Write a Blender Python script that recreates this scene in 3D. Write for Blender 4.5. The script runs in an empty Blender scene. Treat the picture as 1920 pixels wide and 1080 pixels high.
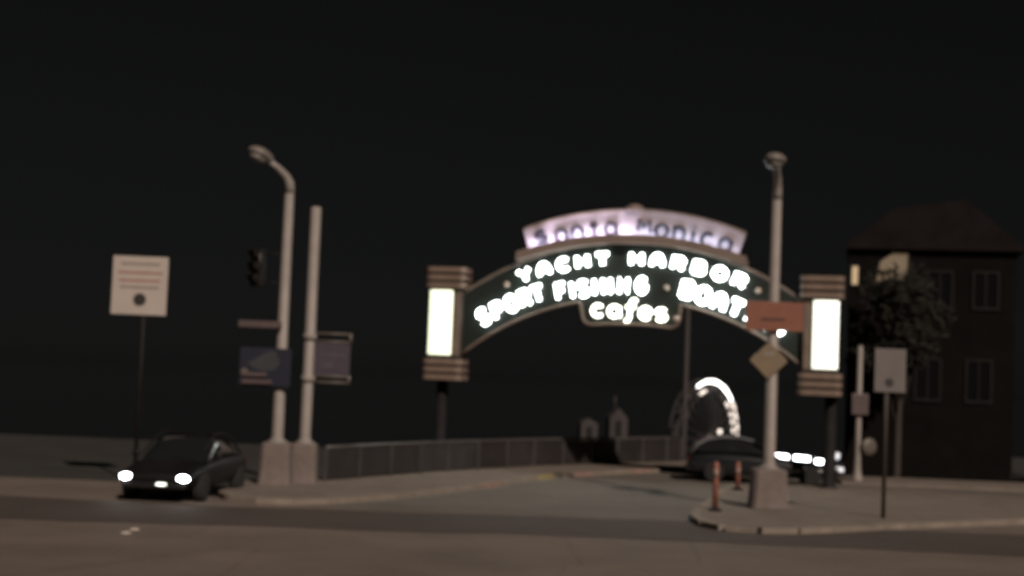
import bpy, bmesh, math, random
from mathutils import Vector, Matrix
random.seed(7)
PI = math.pi
R = math.radians
sc = bpy.context.scene
COL = sc.collection

# ------------------------------------------------------------------ camera
cd = bpy.data.cameras.new("camera")
cam = bpy.data.objects.new("camera", cd)
COL.objects.link(cam)
cam.location = (0, 0, 3.0)
cam.rotation_mode = 'QUATERNION'
cam.rotation_quaternion = (Matrix.Rotation(PI / 2 + R(3.37), 3, 'X') @ Matrix.Rotation(R(2.35), 3, 'Z')).to_quaternion()
cd.sensor_width = 36.0
cd.lens = 52.5
cd.clip_start = 0.1
cd.clip_end = 9000
cd.dof.use_dof = True              # the camcorder is focused too near: the whole street is soft
cd.dof.focus_distance = 8.0
cd.dof.aperture_fstop = 1.5
sc.camera = cam

# ------------------------------------------------------------------ world, sun, exposure
SUN_EL, SUN_TO = 36.0, (-0.40, 0.917)     # light travels away from the camera and to the left
w = bpy.data.worlds.new("World")
sc.world = w
w.use_nodes = True
nt = w.node_tree
nt.nodes.clear()
wo = nt.nodes.new('ShaderNodeOutputWorld')
bg = nt.nodes.new('ShaderNodeBackground')
sky = nt.nodes.new('ShaderNodeTexSky')
sky.sky_type = 'NISHITA'
sky.sun_disc = False
sky.sun_elevation = R(SUN_EL)
sky.sun_rotation = math.atan2(-SUN_TO[0], -SUN_TO[1])
sky.air_density = 1.0
sky.dust_density = 0.4
sky.ozone_density = 1.0
hs = nt.nodes.new('ShaderNodeHueSaturation')
hs.inputs['Saturation'].default_value = 0.12
nt.links.new(sky.outputs[0], hs.inputs['Color'])
nt.links.new(hs.outputs[0], bg.inputs[0])
bg.inputs[1].default_value = 0.00082
nt.links.new(bg.outputs[0], wo.inputs[0])

sl = bpy.data.lights.new("sun", 'SUN')
sl.energy = 3.0
sl.angle = R(1.2)
sl.color = (1.0, 0.83, 0.71)
so = bpy.data.objects.new("sun", sl)
COL.objects.link(so)
ce = math.cos(R(SUN_EL))
dvec = Vector((SUN_TO[0] * ce, SUN_TO[1] * ce, -math.sin(R(SUN_EL))))
so.rotation_mode = 'QUATERNION'
so.rotation_quaternion = dvec.to_track_quat('-Z', 'Y')
so.location = (15, -30, 40)

sc.view_settings.view_transform = 'Standard'
sc.view_settings.look = 'None'
sc.view_settings.gamma = 1
sc.view_settings.exposure = 0
sc.view_settings.use_curve_mapping = False
sc.render.engine = 'CYCLES'
sc.cycles.use_denoising = True
sc.cycles.pixel_filter_type = 'GAUSSIAN'
sc.cycles.filter_width = 2.4
sc.cycles.max_bounces = 5
sc.cycles.sample_clamp_indirect = 4

# ------------------------------------------------------------------ materials
def mat(name, col, rough=0.7, metal=0.0, var=0.18, scale=3.0, bump=0.0, coat=0.0, spec=0.5):
    m = bpy.data.materials.new(name)
    m.use_nodes = True
    t = m.node_tree
    b = t.nodes['Principled BSDF']
    b.inputs['Roughness'].default_value = rough
    b.inputs['Metallic'].default_value = metal
    b.inputs['Coat Weight'].default_value = coat
    b.inputs['Specular IOR Level'].default_value = spec
    tc = t.nodes.new('ShaderNodeTexCoord')
    n = t.nodes.new('ShaderNodeTexNoise')
    n.inputs['Scale'].default_value = scale
    n.inputs['Detail'].default_value = 6
    n.inputs['Roughness'].default_value = 0.65
    t.links.new(tc.outputs['Object'], n.inputs['Vector'])
    r = t.nodes.new('ShaderNodeValToRGB')
    e = r.color_ramp.elements
    e[0].position, e[1].position = 0.3, 0.72
    e[0].color = (*[c * (1 - var) for c in col], 1)
    e[1].color = (*[min(1, c * (1 + var)) for c in col], 1)
    t.links.new(n.outputs['Fac'], r.inputs[0])
    t.links.new(r.outputs[0], b.inputs['Base Color'])
    if bump:
        n2 = t.nodes.new('ShaderNodeTexNoise')
        n2.inputs['Scale'].default_value = scale * 14
        n2.inputs['Detail'].default_value = 4
        t.links.new(tc.outputs['Object'], n2.inputs['Vector'])
        bp = t.nodes.new('ShaderNodeBump')
        bp.inputs['Strength'].default_value = bump
        bp.inputs['Distance'].default_value = 0.02
        t.links.new(n2.outputs['Fac'], bp.inputs['Height'])
        t.links.new(bp.outputs[0], b.inputs['Normal'])
    return m

def glow(name, col, s):
    m = bpy.data.materials.new(name)
    m.use_nodes = True
    b = m.node_tree.nodes['Principled BSDF']
    b.inputs['Base Color'].default_value = (0.75, 0.75, 0.72, 1)
    b.inputs['Roughness'].default_value = 0.4
    b.inputs['Emission Color'].default_value = (*col, 1)
    b.inputs['Emission Strength'].default_value = s
    return m

def road_mat(name, col, grain):
    # worn asphalt: broad stains, tyre-polished lanes, fine aggregate, thin cracks
    m = mat(name, col, 0.82, 0, 0.22, 0.35, 0.0)
    t = m.node_tree
    b = t.nodes['Principled BSDF']
    src = b.inputs['Base Color'].links[0].from_socket
    tc = t.nodes.new('ShaderNodeTexCoord')
    g = t.nodes.new('ShaderNodeTexNoise')
    g.inputs['Scale'].default_value = 26
    g.inputs['Detail'].default_value = 5
    t.links.new(tc.outputs['Object'], g.inputs['Vector'])
    v = t.nodes.new('ShaderNodeTexVoronoi')
    v.feature = 'DISTANCE_TO_EDGE'
    v.inputs['Scale'].default_value = 0.33
    wn = t.nodes.new('ShaderNodeTexNoise')
    wn.inputs['Scale'].default_value = 1.4
    wn.inputs['Detail'].default_value = 5
    add = t.nodes.new('ShaderNodeMix')
    add.data_type = 'VECTOR'
    add.inputs[0].default_value = 0.16
    t.links.new(tc.outputs['Object'], wn.inputs['Vector'])
    t.links.new(tc.outputs['Object'], add.inputs[4])
    t.links.new(wn.outputs['Color'], add.inputs[5])
    t.links.new(add.outputs[1], v.inputs['Vector'])
    cr = t.nodes.new('ShaderNodeMapRange')
    cr.inputs[1].default_value, cr.inputs[2].default_value = 0.0, 0.012
    cr.inputs[3].default_value, cr.inputs[4].default_value = 0.82, 1.0
    t.links.new(v.outputs['Distance'], cr.inputs[0])
    gr = t.nodes.new('ShaderNodeMapRange')
    gr.inputs[1].default_value, gr.inputs[2].default_value = 0.3, 0.7
    gr.inputs[3].default_value, gr.inputs[4].default_value = 1 - grain, 1 + grain
    t.links.new(g.outputs['Fac'], gr.inputs[0])
    mu = t.nodes.new('ShaderNodeMath')
    mu.operation = 'MULTIPLY'
    t.links.new(cr.outputs[0], mu.inputs[0])
    t.links.new(gr.outputs[0], mu.inputs[1])
    vm = t.nodes.new('ShaderNodeVectorMath')
    vm.operation = 'SCALE'
    t.links.new(src, vm.inputs[0])
    t.links.new(mu.outputs[0], vm.inputs['Scale'])
    t.links.new(vm.outputs[0], b.inputs['Base Color'])
    bp = t.nodes.new('ShaderNodeBump')
    bp.inputs['Strength'].default_value = 0.35
    bp.inputs['Distance'].default_value = 0.01
    t.links.new(g.outputs['Fac'], bp.inputs['Height'])
    t.links.new(bp.outputs[0], b.inputs['Normal'])
    return m

def pane(name, col, s):
    m = glow(name, col, s)
    m.node_tree.nodes['Principled BSDF'].inputs['Base Color'].default_value = (0.12, 0.10, 0.08, 1)
    return m

M = {
 'asphalt': road_mat('worn_asphalt', (0.135, 0.110, 0.092), 0.22),
 'shade_asphalt': road_mat('shaded_asphalt', (0.060, 0.047, 0.041), 0.25),  # darker asphalt tone, shade between the lamp pools put into the colour
 'concrete_road': road_mat('ramp_concrete', (0.122, 0.110, 0.094), 0.15),
 'earth': mat('dark_earth', (0.022, 0.021, 0.018), 0.95, 0, 0.4, 0.6, 0.4),
 'sidewalk': mat('sidewalk_concrete', (0.155, 0.130, 0.108), 0.85, 0, 0.2, 1.2, 0.2),
 'kerb': mat('kerb_concrete', (0.20, 0.17, 0.14), 0.85, 0, 0.25, 2.0, 0.2),
 'kerb_y': mat('kerb_yellow', (0.26, 0.21, 0.10), 0.7, 0, 0.25, 3.0),
 'kerb_r': mat('kerb_red', (0.25, 0.165, 0.138), 0.7, 0, 0.25, 3.0),
 'plinth': mat('plinth_concrete', (0.155, 0.128, 0.115), 0.9, 0, 0.22, 2.2, 0.35),
 'pole': mat('pole_paint', (0.25, 0.225, 0.205), 0.55, 0, 0.16, 1.3),
 'lampgrey': mat('lamp_housing', (0.15, 0.135, 0.12), 0.5, 0, 0.15, 4),
 'lens': mat('lamp_lens', (0.22, 0.21, 0.19), 0.25, 0, 0.1, 4),
 'dark': mat('dark_metal', (0.013, 0.012, 0.012), 0.6, 0, 0.3, 3, 0, 0, 0.2),
 'brown': mat('dark_brown_paint', (0.035, 0.026, 0.02), 0.6, 0, 0.25, 3),
 'rail': mat('rail_paint', (0.075, 0.068, 0.065), 0.35, 0.0, 0.2, 2),
 'railpanel': mat('rail_panel_paint', (0.021, 0.018, 0.0175), 0.6, 0, 0.35, 1.3),
 'railpanel2': mat('rail_panel_faded', (0.029, 0.026, 0.026), 0.6, 0, 0.35, 1.3),
 'dimpole': mat('weathered_pole', (0.030, 0.026, 0.026), 0.7, 0, 0.2, 2),
 'face': mat('sign_face_green', (0.008, 0.014, 0.011), 0.55, 0, 0.25, 2),
 'tan': mat('sign_trim', (0.16, 0.125, 0.10), 0.45, 0, 0.18, 3),
 'ring': mat('pylon_ring', (0.19, 0.14, 0.11), 0.45, 0, 0.15, 3),
 'ledge': mat('ledge_paint', (0.19, 0.145, 0.125), 0.6, 0, 0.15, 2),
 'panelwhite': mat('top_panel_white', (0.36, 0.31, 0.345), 0.5, 0, 0.06, 1),
 'navy': mat('letter_navy', (0.012, 0.012, 0.028), 0.4, 0, 0.2, 3),
 'bulb_off': mat('frosted_bulb', (0.5, 0.42, 0.36), 0.3, 0, 0.1, 4),
 'neon': glow('neon_white', (0.93, 1.0, 0.97), 12.0),
 'neon_warm': glow('neon_cream', (1.0, 0.99, 0.84), 6.5),
 'opal': glow('opal_glass', (0.95, 1.0, 0.70), 1.45),
 'opal2': glow('opal_glass_white', (1.0, 1.0, 0.84), 1.6),
 'tubeL': glow('flood_tube_bright', (0.88, 0.82, 1.0), 120.0),
 'tubeR': glow('flood_tube_dim', (0.72, 0.82, 1.0), 42.0),
 'head': glow('headlight', (0.95, 0.98, 1.0), 22.0),
 'head_dim': glow('fog_lamp', (0.95, 1.0, 0.85), 3.0),
 'wheel_hi': glow('wheel_lights_bright', (1.0, 0.95, 0.90), 6.0),
 'wheel_lo': glow('wheel_lights_dim', (1.0, 0.86, 0.75), 1.5),
 'streak_glow': glow('streak_tube_bright', (0.93, 0.95, 1.0), 18.0),  # glow added for the bright streaks over the car hood
 'streak_glow_dim': glow('streak_tube_dim', (0.8, 0.82, 0.9), 1.0),
 'win': pane('lit_window', (1.0, 0.72, 0.42), 0.10),
 'win2': pane('lit_window_bright', (1.0, 0.70, 0.38), 0.5),
 'signwhite': mat('sign_white', (0.42, 0.37, 0.33), 0.5, 0, 0.06, 2),
 'signgrey': mat('sign_grey', (0.13, 0.115, 0.11), 0.6, 0, 0.12, 2),  # plain grey, darker than the left sign
 'redprint': mat('faded_red_print', (0.30, 0.16, 0.13), 0.6, 0, 0.15, 8),
 'greyprint': mat('grey_print', (0.22, 0.19, 0.17), 0.6, 0, 0.15, 8),
 'black': mat('black_print', (0.02, 0.018, 0.018), 0.6, 0, 0.2, 4),
 'orange': mat('orange_sign', (0.19, 0.068, 0.038), 0.55, 0, 0.12, 3),
 'orange_dark': mat('orange_sign_print', (0.06, 0.022, 0.016), 0.55, 0, 0.12, 3),
 'ochre': mat('faded_yellow_sign', (0.165, 0.125, 0.075), 0.55, 0, 0.14, 3),
 'post_red': mat('delineator_red', (0.27, 0.105, 0.07), 0.55, 0, 0.15, 5),
 'bandtan': mat('soiled_reflective', (0.26, 0.17, 0.14), 0.5, 0, 0.15, 6),
 'blue': mat('navy_banner', (0.008, 0.011, 0.024), 0.5, 0, 0.3, 2),
 'blue2': mat('banner_swash', (0.032, 0.037, 0.042), 0.5, 0, 0.3, 2),
 'pink': mat('banner_arm_paint', (0.085, 0.06, 0.06), 0.5, 0, 0.2, 3),
 'mauve': mat('mauve_banner', (0.045, 0.034, 0.050), 0.6, 0, 0.2, 4),
 'mauve2': mat('mauve_print', (0.062, 0.050, 0.062), 0.6, 0, 0.2, 4),
 'armtan': mat('banner_frame_paint', (0.105, 0.09, 0.075), 0.5, 0, 0.2, 4),
 'carpaint': mat('car_paint_black', (0.006, 0.006, 0.007), 0.5, 0, 0.1, 2, 0, 0.0, 0.25),
 'carpaint2': mat('car_paint_charcoal', (0.011, 0.013, 0.015), 0.25, 0, 0.1, 2, 0, 0.6, 0.5),
 'roof_glint': mat('car_roof_glint', (0.16, 0.165, 0.17), 0.4, 0, 0.1, 4),  # pale tone imitating the shine along the hatchback roof
 'glass': mat('car_glass', (0.012, 0.014, 0.015), 0.08, 0, 0.1, 2, 0, 0.5, 0.5),
 'nightpane': mat('unlit_window', (0.004, 0.004, 0.005), 0.3, 0, 0.1, 2, 0, 0, 0.15),
 'tyre': mat('tyre_rubber', (0.014, 0.014, 0.014), 0.9, 0, 0.2, 6),
 'rim': mat('wheel_rim', (0.12, 0.12, 0.12), 0.35, 0.6, 0.1, 6),
 'chrome': mat('trim_metal', (0.30, 0.30, 0.31), 0.2, 0.9, 0.05, 6),
 'taillens': mat('tail_lens', (0.10, 0.01, 0.01), 0.25, 0, 0.1, 6),
 'steel': mat('wheel_steel', (0.075, 0.068, 0.068), 0.5, 0.2, 0.15, 1),
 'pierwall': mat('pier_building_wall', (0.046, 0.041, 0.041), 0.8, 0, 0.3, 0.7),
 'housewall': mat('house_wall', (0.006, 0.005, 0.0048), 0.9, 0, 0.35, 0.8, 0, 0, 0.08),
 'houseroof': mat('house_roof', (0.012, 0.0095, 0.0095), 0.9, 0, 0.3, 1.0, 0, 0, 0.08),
 'leaf': mat('foliage', (0.016, 0.016, 0.012), 0.8, 0, 0.45, 1.5, 0, 0, 0.2),
 'bark': mat('bark', (0.04, 0.032, 0.026), 0.9, 0, 0.3, 4, 0.4),
 'sea': mat('sea_water', (0.005, 0.005, 0.005), 0.03, 0, 0.2, 0.05),
}

# ------------------------------------------------------------------ helpers
def link(name, me, m, parent=None, smooth=False):
    o = bpy.data.objects.new(name, me)
    COL.objects.link(o)
    if m is not None and not me.materials:
        me.materials.append(m)
    if parent is not None:
        o.parent = parent
    if smooth:
        for p in me.polygons:
            p.use_smooth = True
    return o

def from_bm(name, bm, m, parent=None, smooth=False):
    bmesh.ops.recalc_face_normals(bm, faces=bm.faces)
    me = bpy.data.meshes.new(name)
    bm.to_mesh(me)
    bm.free()
    return link(name, me, m, parent, smooth)

def empty(name, loc, rz=0.0):
    o = bpy.data.objects.new(name, None)
    COL.objects.link(o)
    o.location = loc
    o.rotation_euler = (0, 0, rz)
    o.empty_display_size = 0.2
    return o

def tag(o, label, cat, group=None):
    o['label'] = label
    o['category'] = cat
    if group:
        o['group'] = group
    return o

def box(bm, x0, x1, y0, y1, z0, z1, bev=0.0):
    g = bmesh.ops.create_cube(bm, size=1)
    vs = g['verts']
    for v in vs:
        v.co = Vector(((x0 + x1) / 2 + v.co.x * (x1 - x0), (y0 + y1) / 2 + v.co.y * (y1 - y0), (z0 + z1) / 2 + v.co.z * (z1 - z0)))
    if bev:
        es = list({e for v in vs for e in v.link_edges})
        bmesh.ops.bevel(bm, geom=es, offset=bev, segments=2, affect='EDGES', profile=0.5)

def obox(name, m, parent, x0, x1, y0, y1, z0, z1, bev=0.0):
    bm = bmesh.new()
    box(bm, x0, x1, y0, y1, z0, z1, bev)
    return from_bm(name, bm, m, parent)

def prism(bm, pts, z0, z1):
    a = [bm.verts.new((x, y, z0)) for x, y in pts]
    b = [bm.verts.new((x, y, z1)) for x, y in pts]
    bm.faces.new(a)
    bm.faces.new(b)
    n = len(pts)
    for i in range(n):
        bm.faces.new((a[i], a[(i + 1) % n], b[(i + 1) % n], b[i]))

def plate(bm, pts, y0, y1):
    """outline in x,z thickened along y"""
    a = [bm.verts.new((x, y0, z)) for x, z in pts]
    b = [bm.verts.new((x, y1, z)) for x, z in pts]
    bm.faces.new(a)
    bm.faces.new(b)
    n = len(pts)
    for i in range(n):
        bm.faces.new((a[i], a[(i + 1) % n], b[(i + 1) % n], b[i]))

def lathe(bm, prof, n=20, c=(0, 0, 0), caps=True):
    rings = []
    for r, z in prof:
        rings.append([bm.verts.new((c[0] + r * math.cos(2 * PI * i / n), c[1] + r * math.sin(2 * PI * i / n), c[2] + z)) for i in range(n)])
    for a, b in zip(rings, rings[1:]):
        for i in range(n):
            bm.faces.new((a[i], a[(i + 1) % n], b[(i + 1) % n], b[i]))
    if caps:
        bm.faces.new(rings[0])
        bm.faces.new(rings[-1])

def tube(bm, pts, rad, n=8, closed=False):
    pts = [Vector(p) for p in pts]
    k = len(pts)
    rs = rad if isinstance(rad, (list, tuple)) else [rad] * k
    rings = []
    up = None
    for i, p in enumerate(pts):
        if closed:
            t = pts[(i + 1) % k] - pts[i - 1]
        elif i == 0:
            t = pts[1] - p
        elif i == k - 1:
            t = p - pts[i - 1]
        else:
            t = (pts[i + 1] - p).normalized() + (p - pts[i - 1]).normalized()
        if t.length < 1e-6:
            t = pts[i] - pts[i - 1]
        t.normalize()
        if up is None:
            up = Vector((0, 1, 0)) if abs(t.y) < 0.9 else Vector((1, 0, 0))
        s = t.cross(up)
        s.normalize()
        up = s.cross(t)
        up.normalize()
        rings.append([bm.verts.new(p + (s * math.cos(2 * PI * j / n) + up * math.sin(2 * PI * j / n)) * rs[i]) for j in range(n)])
    prs = list(zip(rings, rings[1:]))
    if closed:
        prs.append((rings[-1], rings[0]))
    for a, b in prs:
        for j in range(n):
            bm.faces.new((a[j], a[(j + 1) % n], b[(j + 1) % n], b[j]))
    if not closed:
        bm.faces.new(rings[0])
        bm.faces.new(rings[-1])

def otube(name, m, parent, pts, rad, n=8, closed=False):
    bm = bmesh.new()
    tube(bm, pts, rad, n, closed)
    return from_bm(name, bm, m, parent, True)

def ellipsoid(bm, c, r, seg=16, rings=10):
    g = bmesh.ops.create_uvsphere(bm, u_segments=seg, v_segments=rings, radius=1)
    for v in g['verts']:
        v.co = Vector((c[0] + v.co.x * r[0], c[1] + v.co.y * r[1], c[2] + v.co.z * r[2]))

def sstep(t):
    t = max(0.0, min(1.0, t))
    return t * t * (3 - 2 * t)

# ------------------------------------------------------------------ ground, bluff, sea
def edge_y(x):
    e = 58 - 7 * sstep((x - 6.8) / 1.6)
    e += 24 * sstep((x - 19.0) / 3.0)
    return e

def ground_z(x, y):
    return -0.04 - 9.0 * sstep((y - edge_y(x)) / 14.0)

xs = [-3500, -1200, -400, -150, -90] + [i for i in range(-60, 61, 2)] + [90, 150, 400, 1200, 3500]
xs = sorted(set(xs + [6 + 0.4 * i for i in range(42)]))
ys = [-200, -80, -30, 0, 20, 40] + [44 + i for i in range(56)] + [110, 150, 300, 900, 2500, 5000]
vs, fs = [], []
for y in ys:
    for x in xs:
        vs.append((x, y, ground_z(x, y)))
nx = len(xs)
for j in range(len(ys) - 1):
    for i in range(nx - 1):
        fs.append((j * nx + i, j * nx + i + 1, (j + 1) * nx + i + 1, (j + 1) * nx + i))
me = bpy.data.meshes.new('ground')
me.from_pydata(vs, [], fs)
g = link('ground', me, M['earth'], None, True)
g['kind'] = 'structure'

def sheet(name, pts, z, m):
    bm = bmesh.new()
    f = bm.faces.new([bm.verts.new((x, y, z)) for x, y in pts])
    bmesh.ops.triangulate(bm, faces=[f])
    if sum(fc.normal.z for fc in bm.faces) < 0:
        bmesh.ops.reverse_faces(bm, faces=bm.faces)
    me = bpy.data.meshes.new(name)
    bm.to_mesh(me)
    bm.free()
    o = link(name, me, m)
    o['kind'] = 'structure'
    return o

sheet('sea', [(-4500, 170), (4500, 170), (4500, 6500), (-4500, 6500)], -8.75, M['sea'])
pd = obox('pier_deck', M['pierwall'], None, -6, 60, 73, 230, -9.0, -8.5)
pd['kind'] = 'structure'

# intersection, ramp and a dark strip painting the shade between lamp pools
LK = [(-6.35, 33.9), (-6.06, 33.15), (-5.36, 32.66), (-4.55, 32.75), (-3.83, 33.3), (-2.32, 35.6), (-0.07, 40.8), (1.51, 44.9), (4.05, 48.7), (8.2, 53.2)]
sheet('road', [(-70, -30), (70, -30), (70, 36.5), (14, 36.5), (8, 33.4), (4.6, 33.9), (-5.0, 33.4), (-6.6, 34), (-6.6, 37.2), (-70, 37.2)], 0.0, M['asphalt'])
sheet('ramp', [(-5.3, 32.9), (-3.9, 32.7), (4.2, 32.9), (5.2, 33.5), (6.6, 40), (7.2, 43), (20, 43), (20, 49), (10.6, 50.6), (8.9, 54.4), (4.05, 49), (1.4, 45.4), (-0.6, 41), (-2.9, 36)], 0.004, M['concrete_road'])
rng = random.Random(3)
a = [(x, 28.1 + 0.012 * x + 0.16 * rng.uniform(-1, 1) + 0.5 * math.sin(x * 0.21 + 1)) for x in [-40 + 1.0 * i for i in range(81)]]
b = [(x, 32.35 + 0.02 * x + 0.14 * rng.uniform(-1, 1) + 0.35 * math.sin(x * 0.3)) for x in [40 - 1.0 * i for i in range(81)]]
sheet('road_shade_band', a + b, 0.008, M['shade_asphalt'])

def sidewalk(name, pts, h, slabs=None):
    bm = bmesh.new()
    prism(bm, pts, -0.06, h)
    o = from_bm(name, bm, M['sidewalk'])
    o['kind'] = 'structure'
    return o

H = 0.11
back = [(9.2, 54.6), (6.7, 56.1), (5.75, 55.3), (0.75, 49.2), (-1.95, 44.9), (-5.2, 39.3), (-6.5, 38.6), (-6.5, 34.4)]
inner = [(x - 0.10, y + 0.12) for x, y in LK]
swl = sidewalk('sidewalk_left', inner + back, H)
# kerb stones along the left kerb, a few of them painted
def kerb_run(parent, line, paint):
    seg, k = [], 0
    for p, q in zip(line, line[1:]):
        p, q = Vector(p), Vector(q)
        n = max(1, round((q - p).length / 1.3))
        for i in range(n):
            seg.append((p.lerp(q, i / n), p.lerp(q, (i + 1) / n)))
    for k, (p, q) in enumerate(seg):
        d = (q - p).normalized()
        nrm = Vector((-d.y, d.x))
        p2, q2 = p + d * 0.006, q - d * 0.006
        bm = bmesh.new()
        prism(bm, [tuple(p2), tuple(q2), tuple(q2 + nrm * 0.2), tuple(p2 + nrm * 0.2)], -0.05, H + 0.012 + 0.004 * (k % 3))
        from_bm('kerb_stone', bm, M[paint.get(k, 'kerb')], parent)
kerb_run(swl, LK, {9: 'kerb_r', 12: 'kerb_y', 14: 'kerb_r', 17: 'kerb_r'})
RK = [(14, 36.9), (8.82, 33.26), (6.81, 31.57), (6.0, 31.0), (5.21, 30.73), (4.62, 30.95), (4.33, 31.6), (4.30, 32.6), (4.45, 33.84), (6.15, 41.5), (6.7, 43.4), (8.0, 45.0), (9.6, 45.0), (16, 43.2)]
RK = RK[::-1]
swr = sidewalk('sidewalk_right', [(x, y) for x, y in RK] + [(22, 36.9), (22, 43.2)], H - 0.01)
RKi = RK[::-1]
kerb_run(swr, [(x, y) for x, y in RKi[:11]], {})
sidewalk('sidewalk_far', [(10.7, 47.6), (24, 47.2), (24, 50.8), (10.9, 50.6)], H)

# ------------------------------------------------------------------ the lit pier arch
S = empty('pier_sign', (-2.0, 46.9, 0), R(-13.49))
tag(S, 'illuminated arched pier sign with white neon lettering between two glowing pylons', 'sign')
CW = 5.79
def circ(z0, r, s):
    return z0 - (r - math.sqrt(r * r - s * s))
def arc(z0, r, s0, s1, n):
    return [(CW + s0 + (s1 - s0) * i / n, circ(z0, r, s0 + (s1 - s0) * i / n)) for i in range(n + 1)]
outer = arc(7.22, 8.9, -5.25, 5.25, 40)
lowL = arc(5.5, 8.2, -5.25, -1.54, 14)
lowR = arc(5.5, 8.2, 1.54, 5.25, 14)
cafe = [(4.27, 5.30), (4.36, 4.86), (4.44, 4.72), (4.62, 4.66), (5.1, 4.70), (5.81, 4.72), (6.5, 4.70), (7.06, 4.64), (7.24, 4.72), (7.32, 4.86), (7.35, 5.28)]
bm = bmesh.new()
plate(bm, outer + (lowL + cafe + lowR)[::-1], -0.18, 0.18)
face = from_bm('face_panel', bm, M['face'], S)
otube('frame_rail', M['tan'], S, [(x, -0.17, z) for x, z in outer], 0.048)
otube('frame_rail', M['tan'], S, [(x, -0.17, z) for x, z in lowL + cafe + lowR], 0.052)
# ledge and upper name panel
led = arc(7.35, 10.6, -3.52, 3.52, 30)
ledb = arc(7.17, 10.6, -3.52, 3.52, 30)
bm = bmesh.new()
plate(bm, led + ledb[::-1], -0.52, 0.2)
from_bm('ledge', bm, M['ledge'], S)
ptop = arc(8.22, 9.4, -3.44, 3.44, 30)
pbot = arc(7.30, 10.6, -3.2, 3.2, 30)
bm = bmesh.new()
plate(bm, ptop + pbot[::-1], -0.06, 0.12)
top = from_bm('name_panel', bm, M['panelwhite'], S)
otube('panel_edge', M['ledge'], S, [(x, -0.05, z) for x, z in ptop], 0.045)
bm = bmesh.new()
lathe(bm, [(0.30, 0), (0.30, 0.06), (0.24, 0.15), (0.12, 0.21), (0.02, 0.23)], 20, (CW + 0.03, 0.03, 8.19))
from_bm('knob', bm, M['ledge'], S, True)
for s0, s1, m in ((-3.1, -0.02, 'tubeL'), (0.12, 3.1, 'tubeR')):
    otube('flood_tube', M[m], S, [(x, -0.34, z + 0.035) for x, z in arc(7.35, 10.6, s0, s1, 12)], 0.028, 8)
# lip that hides the tubes from the street
bm = bmesh.new()
plate(bm, arc(7.43, 10.6, -3.52, 3.52, 30) + arc(7.16, 10.6, -3.53, 3.53, 30)[::-1], -0.56, -0.525)
from_bm('ledge_lip', bm, M['ledge'], S)

def el(cx, cy, rx, ry, a0, a1, n=12):
    return [(cx + rx * math.cos(R(a0 + (a1 - a0) * i / n)), cy + ry * math.sin(R(a0 + (a1 - a0) * i / n))) for i in range(n + 1)]
GL = {
 'Y': [[(-.5, .5), (0, .02), (.5, .5)], [(0, .02), (0, -.5)]],
 'A': [[(-.48, -.5), (-.42, .1), (-.2, .45), (0, .5), (.2, .45), (.42, .1), (.48, -.5)], [(-.4, -.08), (.4, -.08)]],
 'C': [el(0, 0, .48, .5, 48, 312, 18)],
 'H': [[(-.45, .5), (-.45, -.5)], [(.45, .5), (.45, -.5)], [(-.45, 0), (.45, 0)]],
 'T': [[(-.5, .48), (.5, .48)], [(0, .48), (0, -.5)]],
 'R': [[(-.42, -.5), (-.42, .5), (.1, .5)] + el(.1, .23, .34, .27, 90, -90, 8) + [(-.42, -.04)], [(0, -.04), (.45, -.5)]],
 'B': [[(-.42, -.5), (-.42, .5), (.1, .5)] + el(.1, .25, .3, .25, 90, -90, 8) + [(-.42, 0)], [(.05, 0)] + el(.1, -.25, .36, .25, 90, -90, 8) + [(-.42, -.5)]],
 'O': [el(0, 0, .5, .5, 90, 450, 22)],
 'S': [el(0, .25, .42, .25, 35, 270, 12) + el(0, -.25, .42, .25, 90, -145, 12)],
 'P': [[(-.4, -.5), (-.4, .5), (.1, .5)] + el(.1, .23, .34, .27, 90, -90, 8) + [(-.4, -.04)]],
 'F': [[(.42, .48), (-.4, .48), (-.4, -.5)], [(-.4, .02), (.28, .02)]],
 'I': [[(0, .5), (0, -.5)]],
 'N': [[(-.42, -.5), (-.42, .5), (.42, -.5), (.42, .5)]],
 'G': [el(0, 0, .48, .5, 48, 330, 18) + [(.42, -.02), (.08, -.02)]],
 'M': [[(-.5, -.5), (-.44, .5), (0, -.1), (.44, .5), (.5, -.5)]],
 'c': [el(0, 0, .46, .5, 45, 315, 16)],
 'a': [el(0, 0, .44, .48, 20, 380, 20), [(.44, .46), (.44, -.3), (.56, -.5)]],
 'n': [[(-.4, .5), (-.4, -.5)], [(-.4, .1)] + el(0, .12, .4, .38, 170, 0, 10) + [(.4, -.5)]],
 't': [[(0, .75), (0, -.35), (.14, -.5), (.3, -.48)], [(-.34, .42), (.34, .42)]],
 'o': [el(0, 0, .46, .5, 90, 450, 20)],
 'i': [[(0, .42), (0, -.5)], [(0, .78), (0, .72)]],
 'f': [[(-.38, -.95), (-.2, -1.0), (-.04, -.8), (0, -.4), (.04, .5), (.16, .88), (.38, .98), (.56, .82)], [(-.34, .3), (.46, .3)]],
 'e': [[(-.42, 0), (.44, 0)] + el(0, 0, .45, .5, 12, 315, 18)],
 's': [el(0, .25, .38, .25, 30, 270, 10) + el(0, -.25, .40, .25, 90, -150, 10)],
}
def letter(ch, u, z, wd, ht, ang, rad, m, parent, y=-0.24, flat=False):
    ca, sa = math.cos(ang), math.sin(ang)
    bm = bmesh.new()
    for st in GL[ch]:
        pts = []
        for px, pz in st:
            X, Z = px * wd, pz * ht
            pts.append((u + X * ca - Z * sa, y, z + X * sa + Z * ca))
        tube(bm, pts, rad, 6)
    o = from_bm('letter', bm, M[m], parent, True)
    return o
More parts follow.
